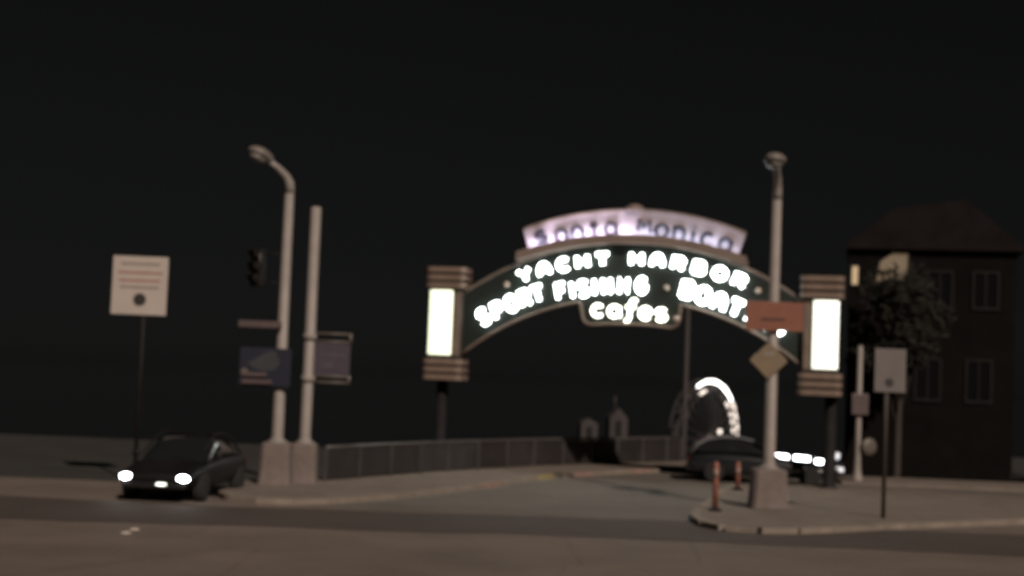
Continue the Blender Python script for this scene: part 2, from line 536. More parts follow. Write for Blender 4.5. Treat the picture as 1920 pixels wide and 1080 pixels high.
def line(txt, us, zs, r, wd, ht, rad, m, parent, **k):
    for ch, u, z in zip(txt, us, zs):
        wdt = wd * (0.3 if ch == 'I' else 1.0)
        letter(ch, u, z, wdt, ht, math.asin(max(-1, min(1, -(u - CW) / r))), rad, m, parent, **k)
c1 = lambda u: circ(6.71, 9.6, u - CW)
us = [2.50, 3.10, 3.72, 4.30, 4.92, 5.97, 6.61, 7.24, 7.87, 8.50, 9.09]
line('YACHTHARBOR', us, [c1(u) for u in us], 9.6, 0.36, 0.33, 0.060, 'neon', face)
c2 = lambda u: circ(5.90, 9.3, u - CW)
us = [1.24, 1.68, 2.11, 2.53, 2.93]
line('SPORT', us, [4.80, 5.02, 5.24, 5.42, 5.57], 9.3, 0.32, 0.45, 0.058, 'neon', face)
us = [3.66, 4.00, 4.36, 4.84, 5.16, 5.52, 6.16]
us = [3.66, 4.01, 4.36, 4.84, 5.20, 5.60, 6.16]
line('FISHING', us, [5.67, 5.71, 5.76, 5.83, 5.86, 5.88, 5.90], 9.3, 0.31, 0.45, 0.052, 'neon', face)
us = [7.54, 8.03, 8.52, 9.02, 9.42, 9.85, 10.32]
line('BOATING', us, [5.81, 5.65, 5.47, 5.30, 5.14, 4.97, 4.80], 9.3, 0.36, 0.45, 0.070, 'neon', face)
line('cafes', [4.84, 5.34, 5.82, 6.30, 6.78], [5.10, 5.09, 5.14, 5.06, 5.03], 60, 0.36, 0.33, 0.048, 'neon_warm', face)
for u, z in ((1.93, 5.83), (6.91, 5.85), (9.66, 5.84), (7.24, 4.93)):
    bm = bmesh.new()
    ellipsoid(bm, (u, -0.22, z), (0.085, 0.07, 0.085), 12, 8)
    from_bm('bulb', bm, M['bulb_off'], face, True)
c3 = lambda u: circ(7.67, 9.8, u - CW)
us = [2.95, 3.58, 4.09, 4.60, 5.12, 6.15, 6.69, 7.22, 7.65, 8.08, 8.62]
line('SantaMonica', us, [c3(u) + (0.07 if ch in 'SM' else -0.05) for u, ch in zip(us, 'SantaMonica')], 9.8, 0.39, 0.38, 0.058, 'navy', top, y=-0.12)

def pylon(u0, side, opal):
    """side -1: lamp on the left half, +1: on the right half"""
    p = empty('pylon', (u0, 0, 0))
    p.parent = S
    def sx(a, b):
        return (a, b) if side < 0 else (-b, -a)
    x0, x1 = sx(-0.52, 0.54)
    obox('core', M['brown'], p, x0, x1, -0.36, 0.36, 3.46, 5.66, 0.03)
    bm = bmesh.new()     # bowed opal glass, standing proud of the core
    a, b = sx(-0.50, 0.24)
    pts = [(a, -0.362)] + [((a + b) / 2 - (b - a) / 2 * math.cos(PI * i / 12), -0.38 - 0.20 * math.sin(PI * i / 12)) for i in range(13)] + [(b, -0.362)]
    prism(bm, pts, 3.58, 5.58)
    from_bm('lit_glass', bm, M[opal], p, False)
    a, b = sx(0.30, 0.50)
    obox('pilaster', M['tan'], p, a, b, -0.42, -0.363, 3.54, 5.6, 0.015)
    for zb in (2.80, 3.04, 3.28, 5.66, 5.90, 6.14):
        bm = bmesh.new()
        pts = []
        for (cx, cy, a0) in ((0.44, 0.30, 0), (-0.44, 0.30, 90), (-0.44, -0.38, 180), (0.44, -0.38, 270)):
            for i in range(5):
                an = R(a0 + 90 * i / 4)
                pts.append((cx + 0.2 * math.cos(an), cy + 0.2 * math.sin(an)))
        prism(bm, pts, zb, zb + 0.165)
        from_bm('ring', bm, M['ring'], p)
    obox('ring_core', M['brown'], p, -0.55, 0.55, -0.48, 0.40, 2.83, 3.46, 0.02)
    obox('ring_core', M['brown'], p, -0.55, 0.55, -0.48, 0.40, 5.66, 6.27, 0.02)
    bm = bmesh.new()
    lathe(bm, [(0.30, 0), (0.30, 0.12), (0.19, 0.16), (0.17, 2.84)], 16, (-0.1 if side < 0 else 0.33, 0.05, 0))
    from_bm('column', bm, M['dark'], p, True)
pylon(0.03, -1, 'opal')
pylon(11.53, 1, 'opal2')

# ------------------------------------------------------------------ street lamps and pole on plinths
def plinth(parent, x, y, wb, wt, h, z0, corner=0.08, rz=0.0):
    bm = bmesh.new()
    def ring(wd, z):
        c = corner
        q = [(-wd + c, -wd), (wd - c, -wd), (wd, -wd + c), (wd, wd - c), (wd - c, wd), (-wd + c, wd), (-wd, wd - c), (-wd, -wd + c)]
        cr, sr = math.cos(rz), math.sin(rz)
        return [bm.verts.new((x + a * cr - b * sr, y + a * sr + b * cr, z)) for a, b in q]
    rs = [ring(wb * 1.06, z0), ring(wb, z0 + 0.14), ring(wt, h - 0.04), ring(wt - 0.035, h)]
    bm.faces.new(rs[0])
    bm.faces.new(rs[-1])
    for a, b in zip(rs, rs[1:]):
        for i in range(8):
            bm.faces.new((a[i], a[(i + 1) % 8], b[(i + 1) % 8], b[i]))
    return from_bm('plinth', bm, M['plinth'], parent)

def lamp_head(parent, c, direction, tilt):
    d = Vector(direction).normalized()
    bm = bmesh.new()
    g = bmesh.ops.create_uvsphere(bm, u_segments=16, v_segments=10, radius=1)
    for v in g['verts']:
        x, y, z = v.co
        taper = 0.78 + 0.22 * x if x < 0 else 1.0
        v.co = Vector((x * 0.37, y * 0.27 * taper, z * (0.19 if z > 0 else 0.13)))
    mx = Matrix.Translation(Vector(c)) @ d.to_track_quat('X', 'Z').to_matrix().to_4x4() @ Matrix.Rotation(tilt, 4, 'Y')
    bmesh.ops.transform(bm, matrix=mx, verts=bm.verts)
    h = from_bm('lamp_housing', bm, M['lampgrey'], parent, True)
    bm = bmesh.new()
    ellipsoid(bm, (0.05, 0, -0.10), (0.23, 0.19, 0.10), 14, 8)
    bmesh.ops.transform(bm, matrix=mx, verts=bm.verts)
    from_bm('lens', bm, M['lens'], h, True)

def pole(parent, x, y, z0, z1, r0, r1):
    bm = bmesh.new()
    lathe(bm, [(r0 * 1.7, z0 - 0.02), (r0 * 1.7, z0 + 0.04), (r0 * 1.15, z0 + 0.07), (r0, z0 + 0.16), (r1, z1), (r1 * 0.6, z1 + 0.02)], 18, (x, y, 0))
    return from_bm('pole', bm, M['pole'], parent, True)

A = empty('street_lamp', (-5.63, 37.0, H))
tag(A, 'unlit street lamp on concrete plinth, arm bent left, carrying the dark blue banner', 'street lamp', 'street lamps on concrete plinths')
plinth(A, 0, 0, 0.38, 0.34, 1.02, 0.0)
pole(A, 0, 0, 1.02, 7.35, 0.145, 0.115)
otube('arm', M['pole'], A, [(0, 0, 7.2), (-0.01, -0.01, 7.45), (-0.1, -0.08, 7.62), (-0.32, -0.22, 7.82), (-0.55, -0.36, 7.98)], [0.12, 0.115, 0.10, 0.085, 0.07], 12)
lamp_head(A, (-0.68, -0.44, 8.06), (-0.8, -0.52, 0.38), 0.0)

B = empty('pole', (-5.07, 37.9, H))
tag(B, 'plain flat-topped pale pole beside the left street lamp, carrying a mauve banner frame', 'pole')
plinth(B, 0, 0, 0.33, 0.31, 0.98, 0.0)
pole(B, 0, 0, 0.98, 6.97, 0.14, 0.13)

Cc = empty('street_lamp', (6.32, 35.92, H))
tag(Cc, 'unlit street lamp on concrete plinth with orange board and yellow diamond on its pole', 'street lamp', 'street lamps on concrete plinths')
plinth(Cc, 0, 0, 0.42, 0.385, 0.93, 0.0)
pole(Cc, 0, 0, 0.93, 7.5, 0.15, 0.115)
otube('arm', M['pole'], Cc, [(0, 0, 7.4), (0, -0.02, 7.6), (-0.03, -0.16, 7.85), (-0.1, -0.45, 8.08), (-0.18, -0.8, 8.18)], [0.118, 0.115, 0.10, 0.085, 0.07], 12)
lamp_head(Cc, (-0.25, -1.0, 8.2), (-0.32, -0.9, 0.06), 0.0)

# ------------------------------------------------------------------ signs and banners on the poles
o = empty('banner', (-5.63, 36.75, 2.5))
tag(o, 'dark navy banner between pinkish arms on the bent-arm street lamp', 'banner')
obox('panel', M['blue'], o, -0.98, 0.28, -0.02, 0.015, 0.0, 0.94, 0.008)
bm = bmesh.new()
plate(bm, [(-0.8, 0.55), (-0.5, 0.72), (-0.25, 0.86), (-0.1, 0.86), (0.02, 0.6), (-0.1, 0.42), (-0.35, 0.36), (-0.6, 0.42)], -0.027, -0.0215)
from_bm('print', M and bm, M['blue2'], o)
bm = bmesh.new()
ellipsoid(bm, (-0.86, -0.024, 0.36), (0.10, 0.008, 0.06), 12, 6)
from_bm('print', bm, M['armtan'], o, True)
obox('arm', M['pink'], o, -1.06, 0.0, -0.03, 0.16, 1.43, 1.60, 0.015)
obox('arm', M['pink'], o, -0.92, -0.30, -0.09, -0.03, 0.23, 0.33, 0.012)
obox('arm', M['pink'], o, -0.90, -0.16, -0.09, -0.03, 0.05, 0.16, 0.012)
obox('bracket', M['pole'], o, -0.05, 0.06, 0.016, 0.14, 0.3, 0.5)

o = empty('framed_banner', (-5.07, 37.9, 2.6))
tag(o, 'mauve printed banner in a tan double-barred frame on the flat-topped pole', 'banner')
for z in (1.28, 1.08, 0.20, 0.05):
    otube('arm', M['armtan'], o, [(0.10, 0, z), (1.03, 0, z)], 0.032, 8)
otube('end_bar', M['armtan'], o, [(1.03, 0, 1.31), (1.03, 0, 1.05)], 0.045, 8)
otube('end_bar', M['armtan'], o, [(1.03, 0, 0.24), (1.03, 0, 0.02)], 0.045, 8)
obox('panel', M['mauve'], o, 0.14, 1.04, -0.012, 0.012, 0.215, 1.06, 0.004)
obox('print', M['mauve2'], o, 0.30, 0.92, -0.018, -0.0125, 0.70, 0.80)
obox('print', M['mauve2'], o, 0.30, 0.62, -0.018, -0.0125, 0.40, 0.56)
for z in (1.18, 0.12):
    bm = bmesh.new()
    lathe(bm, [(0.175, z - 0.08), (0.175, z + 0.08)], 16)
    from_bm('clamp', bm, M['pole'], o, True)

# dim signal head on a bracket of the left lamp
o = empty('traffic_signal', (-6.32, 37.0, 4.95), R(-28))
tag(o, 'dark unlit traffic signal head bracketed off the bent-arm street lamp', 'traffic signal')
obox('housing', M['dark'], o, -0.16, 0.16, -0.1, 0.12, 0, 0.95, 0.03)
for z in (0.17, 0.47, 0.77):
    bm = bmesh.new()
    pts = [(0.13 * math.cos(R(a)), z + 0.13 * math.sin(R(a))) for a in range(-20, 201, 20)]
    pts += [(0.118 * math.cos(R(a)), z + 0.118 * math.sin(R(a))) for a in range(200, -21, -20)]
    plate(bm, pts, -0.32, -0.1)
    from_bm('visor', bm, M['dark'], o)
    bm = bmesh.new()
    ellipsoid(bm, (0, -0.1, z), (0.11, 0.03, 0.11), 14, 8)
    from_bm('lens', bm, M['dark'], o, True)
for z in (0.12, 0.84):
    otube('bracket', M['dark'], o, [(0.1, 0.05, z), (0.56, 0.30, z)], 0.025, 8)
otube('reflector', M['armtan'], o, [(-0.17, -0.12, 0.22), (-0.16, -0.12, 0.58)], 0.018, 6)
otube('reflector', M['lampgrey'], o, [(0.13, -0.12, 0.55), (0.15, -0.12, 0.82)], 0.018, 6)

o = empty('orange_sign', (6.32, 35.70, 4.33))
tag(o, 'orange rectangular board with a dark printed line on the right lamp pole', 'sign')
obox('board', M['orange'], o, -0.70, 0.68, -0.02, 0.02, 0.0, 0.70, 0.01)
obox('print', M['orange_dark'], o, -0.34, 0.24, -0.027, -0.0205, 0.24, 0.31)
obox('bracket', M['pole'], o, -0.08, 0.08, 0.02, 0.12, 0.25, 0.45)
o = empty('diamond_sign', (6.20, 35.70, 3.62))
tag(o, 'faded yellow diamond warning sign under the orange board on the lamp pole', 'sign')
bm = bmesh.new()
plate(bm, [(0, -0.42), (0.03, -0.42), (0.44, -0.02), (0.44, 0.02), (0.03, 0.42), (-0.03, 0.42), (-0.44, 0.02), (-0.44, -0.02), (-0.03, -0.42)][1:], -0.015, 0.015)
from_bm('plate', bm, M['ochre'], o)
obox('print', M['greyprint'], o, -0.12, 0.13, -0.021, -0.0155, 0.13, 0.19)
obox('bracket', M['pole'], o, 0.02, 0.2, 0.015, 0.12, -0.06, 0.06)

def regulatory(name, x, y, z0, z1, xw0, xw1, white, label, disc, zb):
    o = empty(name, (x, y, zb))
    tag(o, label, 'sign')
    otube('post', M['dark'] if white == 'signwhite' else M['greyprint'] if False else M['brown'], o, [(0, 0, 0), (0, 0, z1 - zb - 0.05)], 0.05, 10)
    p = obox('plate', M[white], o, xw0 - x, xw1 - x, -0.075, -0.05, z0 - zb, z1 - zb, 0.01)
    hgt = z1 - z0
    wdt = xw1 - xw0
    if white == 'signwhite':
        for f, m, wd in ((0.87, 'greyprint', 0.7), (0.72, 'redprint', 0.8), (0.585, 'redprint', 0.74), (0.47, 'greyprint', 0.7)):
            obox('print', M[m], p, (xw0 + xw1) / 2 - x - wdt * wd / 2, (xw0 + xw1) / 2 - x + wdt * wd / 2, -0.081, -0.0755, z0 - zb + hgt * f - 0.028, z0 - zb + hgt * f + 0.028)
    bm = bmesh.new()
    cx, cz = disc[0] - x, disc[1] - zb
    plate(bm, [(cx + disc[2] * math.cos(2 * PI * i / 20), cz + disc[2] * math.sin(2 * PI * i / 20)) for i in range(20)], -0.082, -0.0755)
    from_bm('symbol', bm, M['black'], p)
    return o
regulatory('road_sign', -9.17, 37.3, 4.14, 5.60, -9.98, -8.60, 'signwhite', 'white rectangular road sign with faded red lines above a black disc', (-9.27, 4.52, 0.16), ground_z(-9.2, 37.3))
regulatory('road_sign', 8.70, 34.4, 2.98, 3.98, 8.40, 9.12, 'signgrey', 'grey rectangular sign with a dark disc beside the glowing pylon', (8.74, 3.2, 0.1), H - 0.02)

# slim post with a box and a round plate
o = empty('signal_post', (11.28, 48.05, H))
tag(o, 'slim pale post with flared base, small box and round plate on far sidewalk', 'post')
bm = bmesh.new()
lathe(bm, [(0.20, 0), (0.18, 0.06), (0.12, 0.35), (0.10, 0.8), (0.085, 4.3), (0.05, 4.33)], 14)
from_bm('shaft', bm, M['pole'], o, True)
obox('control_box', M['pink'], o, -0.28, 0.27, -0.22, -0.09, 2.1, 2.78, 0.03)
bm = bmesh.new()
lathe(bm, [(0.25, -0.05), (0.29, 0.0), (0.25, 0.05), (0.1, 0.07)], 18)
bmesh.ops.rotate(bm, cent=(0, 0, 0), matrix=Matrix.Rotation(PI / 2, 3, 'X') , verts=bm.verts)
bmesh.ops.rotate(bm, cent=(0, 0, 0), matrix=Matrix.Rotation(R(20), 3, 'Z'), verts=bm.verts)
bmesh.ops.translate(bm, vec=(0.34, -0.1, 1.1), verts=bm.verts)
from_bm('round_plate', bm, M['armtan'], o, True)

# delineator posts by the kerb
def delineator(x, y, h, label):
    o = empty('delineator_post', (x, y, H - 0.01))
    tag(o, label, 'bollard', 'red delineator posts along the kerb')
    bm = bmesh.new()
    lathe(bm, [(0.16, 0), (0.16, 0.03), (0.10, 0.06), (0.07, 0.09)], 14)
    from_bm('base', bm, M['dark'], o, True)
    bm = bmesh.new()
    lathe(bm, [(0.068, 0.05), (0.062, h - 0.05), (0.05, h - 0.01), (0.02, h)], 14)
    sh = from_bm('shaft', bm, M['post_red'], o, True)
    bm = bmesh.new()
    lathe(bm, [(0.0665, h - 0.36), (0.0655, h - 0.16)], 14)
    from_bm('reflective_band', bm, M['bandtan'], sh, True)
delineator(4.87, 34.55, 1.12, 'taller red delineator post at the kerb corner in front of the plinth')
delineator(6.47, 41.6, 0.78, 'shorter red delineator post further down the ramp kerb')

# ------------------------------------------------------------------ railing
o = empty('railing', (-4.9, 38.9, H))
tag(o, 'dark solid-panel railing with pale top rail running down the ramp sidewalk', 'railing')
line_pts = [(-4.62, 38.75), (-1.7, 44.6), (0.94, 48.85), (5.9, 54.9), (6.5, 55.6)]
fr = []
for p, q in zip(line_pts, line_pts[1:]):
    p, q = Vector(p), Vector(q)
    n = max(1, round((q - p).length / 1.7))
    for i in range(n):
        fr.append(p.lerp(q, i / n))
fr.append(Vector(line_pts[-1]))
off = Vector((-4.9, 38.9))
def lp(v, z):
    return (v.x - off.x, v.y - off.y, z)
rr = random.Random(5)
for k, p in enumerate(fr):
    bm = bmesh.new()
    box(bm, p.x - off.x - 0.05, p.x - off.x + 0.05, p.y - off.y - 0.05, p.y - off.y + 0.05, 0, 0.84, 0.008)
    from_bm('post', bm, M['railpanel2'], o)
for k, (p, q) in enumerate(zip(fr, fr[1:])):
    d = (q - p).normalized()
    nr = Vector((-d.y, d.x)) * 0.015
    a, b = p + d * 0.055 - off, q - d * 0.055 - off
    bm = bmesh.new()
    prism(bm, [tuple(a - nr), tuple(b - nr), tuple(b + nr), tuple(a + nr)], 0.03, 0.80)
    from_bm('panel', bm, M['railpanel2' if k in (3, 4, 6) else 'railpanel'], o)
otube('top_rail', M['rail'], o, [lp(v, 0.86) for v in fr], 0.045, 10)

# ------------------------------------------------------------------ cars
def loft(bm, secs, close=True):
    rings = [[bm.verts.new(p) for p in s] for s in secs]
    n = len(rings[0])
    for a, b in zip(rings, rings[1:]):
        for i in range(n):
            bm.faces.new((a[i], a[(i + 1) % n], b[(i + 1) % n], b[i]))
    bm.faces.new(rings[0])
    bm.faces.new(rings[-1])

def subd(o, lv=2):
    m = o.modifiers.new('smooth', 'SUBSURF')
    m.levels = lv
    m.render_levels = lv
    return o

def car(name, loc, rz, label, paint, Lc=4.45, Wc=0.86, roof=1.36, head_m=('head', 'head'), fog=None, hatch=False, drop=0.0, cab=0.0):
    o = empty(name, loc, rz)     # front towards local +x
    tag(o, label, 'car', 'dark cars at night')
    h = Lc / 2
    S_ = [(-h, 0.80, 0.42, 0.72), (-h + 0.10, 0.92, 0.30, 0.84), (-h + 0.5, 0.98, 0.22, 0.90), (-h + 1.1, 1.0, 0.20, 0.92), (-0.3, 1.0, 0.19, 0.90),
          (0.5, 1.0, 0.19, 0.89), (0.95, 0.99, 0.20, 0.86), (1.5, 0.97, 0.22, 0.79), (h - 0.25, 0.92, 0.26, 0.70), (h - 0.06, 0.84, 0.34, 0.62), (h, 0.76, 0.42, 0.56)]
    bm = bmesh.new()
    secs = []
    for x, wf, zb, zt in S_:
        zt -= drop * sstep((x - 0.4 - cab) / 1.0)
        y = Wc * wf
        zm = zb + (zt - zb) * 0.5
        secs.append([(x, -y * 0.9, zb), (x, -y, zm), (x, -y * 0.96, zt - 0.07), (x, -y * 0.80, zt), (x, 0, zt + 0.035), (x, y * 0.80, zt), (x, y * 0.96, zt - 0.07), (x, y, zm), (x, y * 0.9, zb), (x, 0, zb)])
    loft(bm, secs)
    subd(from_bm('body', bm, M[paint], o, True))
    # greenhouse
    r0 = -h + (0.12 if hatch else 0.75)
    G_ = [(r0, 0.86, 0.88, 0.90), (r0 + (0.28 if hatch else 0.55), 0.80, 0.86, roof - 0.08), (r0 + 0.95, 0.76, 0.86, roof), (-0.1 + cab, 0.75, 0.86, roof), (0.22 + cab, 0.78, 0.86, roof - 0.05), (0.62 + cab, 0.83, 0.84, 1.09), (1.02 + cab, 0.86, 0.80, 0.84)]
    bm = bmesh.new()
    secs = []
    for x, wf, zb, zt in G_:
        y0, y1 = Wc * 0.93, Wc * (wf if zt - zb < 0.2 else 0.70)
        secs.append([(x, -y0, zb), (x, -(y0 + y1) / 2, (zb + zt) / 2), (x, -y1, zt - 0.02), (x, 0, zt), (x, y1, zt - 0.02), (x, (y0 + y1) / 2, (zb + zt) / 2), (x, y0, zb), (x, 0, zb)])
    loft(bm, secs)
    subd(from_bm('windows', bm, M['glass'], o, True))
    bm = bmesh.new()
    secs = []
    for x, z in ((r0 + 0.62, roof - 0.035), (r0 + 0.95, roof), (-0.1 + cab, roof), (0.2 + cab, roof - 0.035)):
        y = Wc * 0.70
        secs.append([(x, -y, z - 0.03), (x, -y * 0.9, z + 0.01), (x, 0, z + 0.03), (x, y * 0.9, z + 0.01), (x, y, z - 0.03), (x, 0, z - 0.02)])
    loft(bm, secs)
    subd(from_bm('roof', bm, M[paint], o, True))
    for sy in (-1, 1):
        y1, y0 = Wc * 0.70 * sy, Wc * 0.92 * sy
        otube('roof_line', M['roof_glint'] if hatch else M['dark'], o, [(r0 + 0.02, y0, 0.93), (r0 + 0.22, (y0 + y1) / 2, 1.16), (r0 + 0.5, y1 * 1.02, roof - 0.09), (r0 + 0.95, y1 * 1.01, roof - 0.01), (-0.1 + cab, y1 * 1.01, roof - 0.01), (0.25 + cab, y1 * 1.03, roof - 0.08), (0.66 + cab, (y0 + y1) / 2, 1.08), (1.06 + cab, y0, 0.83)], 0.028, 6)  # on the hatchback, pale grey stands in for the roof highlight
    for sx in (h - 0.85, -h + 0.82):
        for sy in (-1, 1):
            wn = empty('wheel', (sx, sy * (Wc - 0.10), 0.31))
            wn.parent = o
            bm = bmesh.new()
            lathe(bm, [(0.20, -0.10), (0.29, -0.11), (0.31, -0.07), (0.31, 0.07), (0.29, 0.11), (0.20, 0.10)], 24)
            bmesh.ops.rotate(bm, cent=(0, 0, 0), matrix=Matrix.Rotation(PI / 2, 3, 'X'), verts=bm.verts)
            from_bm('tyre', bm, M['tyre'], wn, True)
            bm = bmesh.new()
            lathe(bm, [(0.205, -0.085), (0.19, -0.075), (0.06, -0.095), (0.02, -0.1), (0.02, 0.1), (0.06, 0.095), (0.19, 0.075), (0.205, 0.085)], 20)
            bmesh.ops.rotate(bm, cent=(0, 0, 0), matrix=Matrix.Rotation(PI / 2, 3, 'X'), verts=bm.verts)
            from_bm('rim', bm, M['rim'], wn, True)
    for sy, hm in zip((-1, 1), head_m):
        bm = bmesh.new()
        ellipsoid(bm, (h - 0.06, sy * Wc * 0.70, 0.53), (0.07, 0.15, 0.075), 14, 8)
        from_bm('headlight', bm, M[hm], o, True)
        bm = bmesh.new()
        ellipsoid(bm, (-h + 0.04, sy * Wc * 0.68, 0.70), (0.05, 0.17, 0.07), 14, 8)
        from_bm('tail_light', bm, M['taillens'], o, True)
        bm = bmesh.new()
        ellipsoid(bm, (0.72 + cab, sy * (Wc + 0.06), 0.95), (0.06, 0.10, 0.07), 12, 8)
        from_bm('wing_mirror', bm, M[paint], o, True)
    obox('front_bumper', M['dark'], o, h - 0.12, h + 0.03, -Wc * 0.78, Wc * 0.78, 0.30, 0.42, 0.025)
    obox('rear_bumper', M['dark'], o, -h - 0.03, -h + 0.12, -Wc * 0.78, Wc * 0.78, 0.34, 0.48, 0.025)
    if fog:
        bm = bmesh.new()
        ellipsoid(bm, (h + 0.02, fog * Wc * 0.20, 0.40), (0.03, 0.13, 0.03), 12, 6)
        from_bm('fog_lamp', bm, M['head_dim'], o, True)
    return o

car('parked_car', (7.95, 46.55, 0.0), R(-6), 'dark hatchback side-on behind the right pylon under the arch', 'carpaint2', 4.6, 0.84, 1.40, ('lens', 'lens'), None, True, 0.12, -0.55)
car('approaching_car', (-7.22, 34.15, 0.0), R(-90 - 6), 'black car with its headlights on beside the left plinth', 'carpaint', 4.4, 0.88, 1.42, ('head', 'head'), 1)

# raised road markers
for i, yy in enumerate((26.15, 26.75)):
    bm = bmesh.new()
    bmesh.ops.create_cone(bm, cap_ends=True, segments=4, radius1=0.12, radius2=0.06, depth=0.035)
    bmesh.ops.rotate(bm, cent=(0, 0, 0), matrix=Matrix.Rotation(PI / 4, 3, 'Z'), verts=bm.verts)
    mk = from_bm('road_marker', bm, M['signwhite'], None)
    mk.location = (-6.52, yy, 0.0165)
    tag(mk, 'small white raised marker on the asphalt', 'road marker', 'raised road markers')

# ------------------------------------------------------------------ pier beyond: wheel, buildings, lights
zw = -8.5
W_ = empty('ferris_wheel', (19.8, 150, zw), R(52))
tag(W_, 'distant ferris wheel with a lit white arc over its rim', 'ferris wheel')
HZ, RW = 6.15, 5.75
for yy in (-0.5, 0.5):
    otube('rim', M['steel'], W_, [(RW * math.cos(2 * PI * i / 48), yy, HZ + RW * math.sin(2 * PI * i / 48)) for i in range(48)], 0.06, 6, True)
    otube('inner_rim', M['steel'], W_, [(RW * 0.8 * math.cos(2 * PI * i / 48), yy, HZ + RW * 0.8 * math.sin(2 * PI * i / 48)) for i in range(48)], 0.045, 6, True)
for i in range(24):
    a = 2 * PI * i / 24
    otube('spoke', M['steel'], W_, [(0, -0.5, HZ), (RW * math.cos(a), -0.5, HZ + RW * math.sin(a))], 0.045, 5)
    otube('cross_tie', M['steel'], W_, [(RW * math.cos(a), -0.5, HZ + RW * math.sin(a)), (RW * math.cos(a), 0.5, HZ + RW * math.sin(a))], 0.04, 5)
otube('hub', M['steel'], W_, [(0, -0.9, HZ), (0, 0.9, HZ)], 0.35, 12)
for yy in (-1.0, 1.0):
    for xx in (-2.6, 2.6):
        otube('support_leg', M['steel'], W_, [(xx, yy * 1.6, 0), (0, yy * 0.8, HZ)], 0.13, 8)
for i in range(16):
    a = 2 * PI * (i + 0.5) / 16
    cx, cz = RW * math.cos(a), HZ + RW * math.sin(a)
    g_ = empty('gondola', (cx, 0, cz))
    g_.parent = W_
    bm = bmesh.new()
    lathe(bm, [(0.2, -0.95), (0.42, -0.85), (0.45, -0.55), (0.42, -0.52)], 10)
    from_bm('tub', bm, M['pierwall'], g_, True)
    bm = bmesh.new()
    lathe(bm, [(0.46, -0.14), (0.2, 0.02), (0.02, 0.06)], 10)
    from_bm('canopy', bm, M['pierwall'], g_, True)
    otube('hanger', M['steel'], g_, [(0, 0, -0.9), (0, 0, 0.02)], 0.03, 5)
def arc_lamp(r, a0, a1, m, rad, yy=-0.62):
    n = 8
    otube('rim_light', M[m], W_, [(r * math.sin(R(a0 + (a1 - a0) * i / n)), yy, HZ + r * math.cos(R(a0 + (a1 - a0) * i / n))) for i in range(n + 1)], rad, 6)
# angle measured from the top of the wheel, clockwise as seen from the street
for a0, a1, m, rad in ((-27, -14, 'wheel_hi', 0.12), (-12, 2, 'wheel_hi', 0.16), (4, 19, 'wheel_hi', 0.18), (21, 34, 'wheel_hi', 0.16), (36, 48, 'wheel_hi', 0.11), (51, 60, 'wheel_lo', 0.13), (63, 72, 'wheel_lo', 0.11), (75, 83, 'wheel_lo', 0.10), (86, 94, 'wheel_lo', 0.09), (97, 105, 'wheel_lo', 0.08)):
    arc_lamp(RW - 0.1, a0, a1, m, rad)
for a0, a1 in ((-25, -12), (42, 50), (58, 63), (68, 73), (79, 84)):
    arc_lamp(RW * 0.83, a0, a1, 'wheel_lo', 0.13)
bm = bmesh.new()
ellipsoid(bm, (1.9, -0.7, HZ + 0.6), (0.25, 0.2, 0.25), 10, 8)
from_bm('rim_light', bm, M['wheel_lo'], W_, True)

# made-up low shed whose glowing tubes stand in for streaks over the car hood
o = empty('streak_shed', (19.88, 92, zw - 0.05))
tag(o, 'added low dark shed whose white tubes imitate bright streaks over the hatchback hood', 'building')
obox('wall', M['pierwall'], o, -5.0, 6.5, 0, 6, 0, 6.2)
bm = bmesh.new()
plate(bm, [(-5.4, 6.2), (6.9, 6.2), (6.7, 6.45), (-5.2, 6.45)], -0.6, 6.6)
from_bm('roof', bm, M['dark'], o)
for x0, x1, z, m, rad in ((-3.62, -2.6, 7.34, 'streak_glow', 0.12), (-2.2, -1.3, 7.28, 'streak_glow', 0.12), (-0.88, -0.25, 7.12, 'streak_glow', 0.12), (-0.7, -0.2, 6.72, 'streak_glow_dim', 0.12), (0.12, 1.1, 6.68, 'streak_glow_dim', 0.12), (0.2, 0.5, 7.5, 'streak_glow_dim', 0.2), (2.85, 3.45, 8.27, 'streak_glow_dim', 0.09), (3.7, 4.1, 8.03, 'streak_glow', 0.08)):
    l_ = otube('streak_tube', M[m], o, [(x0, -0.3, z), (x1, -0.3, z - 0.05)], rad, 8)
    otube('tube_bracket', M['dark'], l_, [((x0 + x1) / 2, -0.28, 6.3), ((x0 + x1) / 2, -0.28, z - rad * 0.5)], 0.04, 6)

o = empty('pier_building', (5.0, 76, zw))
tag(o, 'dim pale pier building with two blunt gables beyond the railing', 'building')
obox('wall', M['pierwall'], o, -1.6, 1.8, 0, 5, 0, 8.3)
for x0, x1, zt, zp in ((-1.2, -0.35, 9.25, 9.5), (0.25, 1.15, 9.6, 10.1)):
    bm = bmesh.new()
    plate(bm, [(x0, 8.3), (x1, 8.3), (x1, zt), ((x0 + x1) / 2, zp), (x0, zt)], 0.1, 3)
    gb = from_bm('gable', bm, M['pierwall'], o)
    obox('window', M['dark'], gb, (x0 + x1) / 2 - 0.14, (x0 + x1) / 2 + 0.14, 0.05, 0.095, 8.6, zt - 0.15)
otube('finial', M['pierwall'], o, [(0.5, 0.5, 9.9), (0.5, 0.5, 10.7)], 0.04, 6)

o = empty('utility_pole', (6.78, 57.2, ground_z(6.78, 57.2)))
tag(o, 'thin dim dark pole rising behind the railing under the arch', 'pole')
bm = bmesh.new()
lathe(bm, [(0.15, -0.1), (0.12, 0.3), (0.09, 6.6), (0.02, 6.62)], 12)
from_bm('shaft', bm, M['dimpole'], o, True)
otube('crossarm', M['dimpole'], o, [(-0.3, 0, 6.35), (0.3, 0, 6.35)], 0.04, 6)

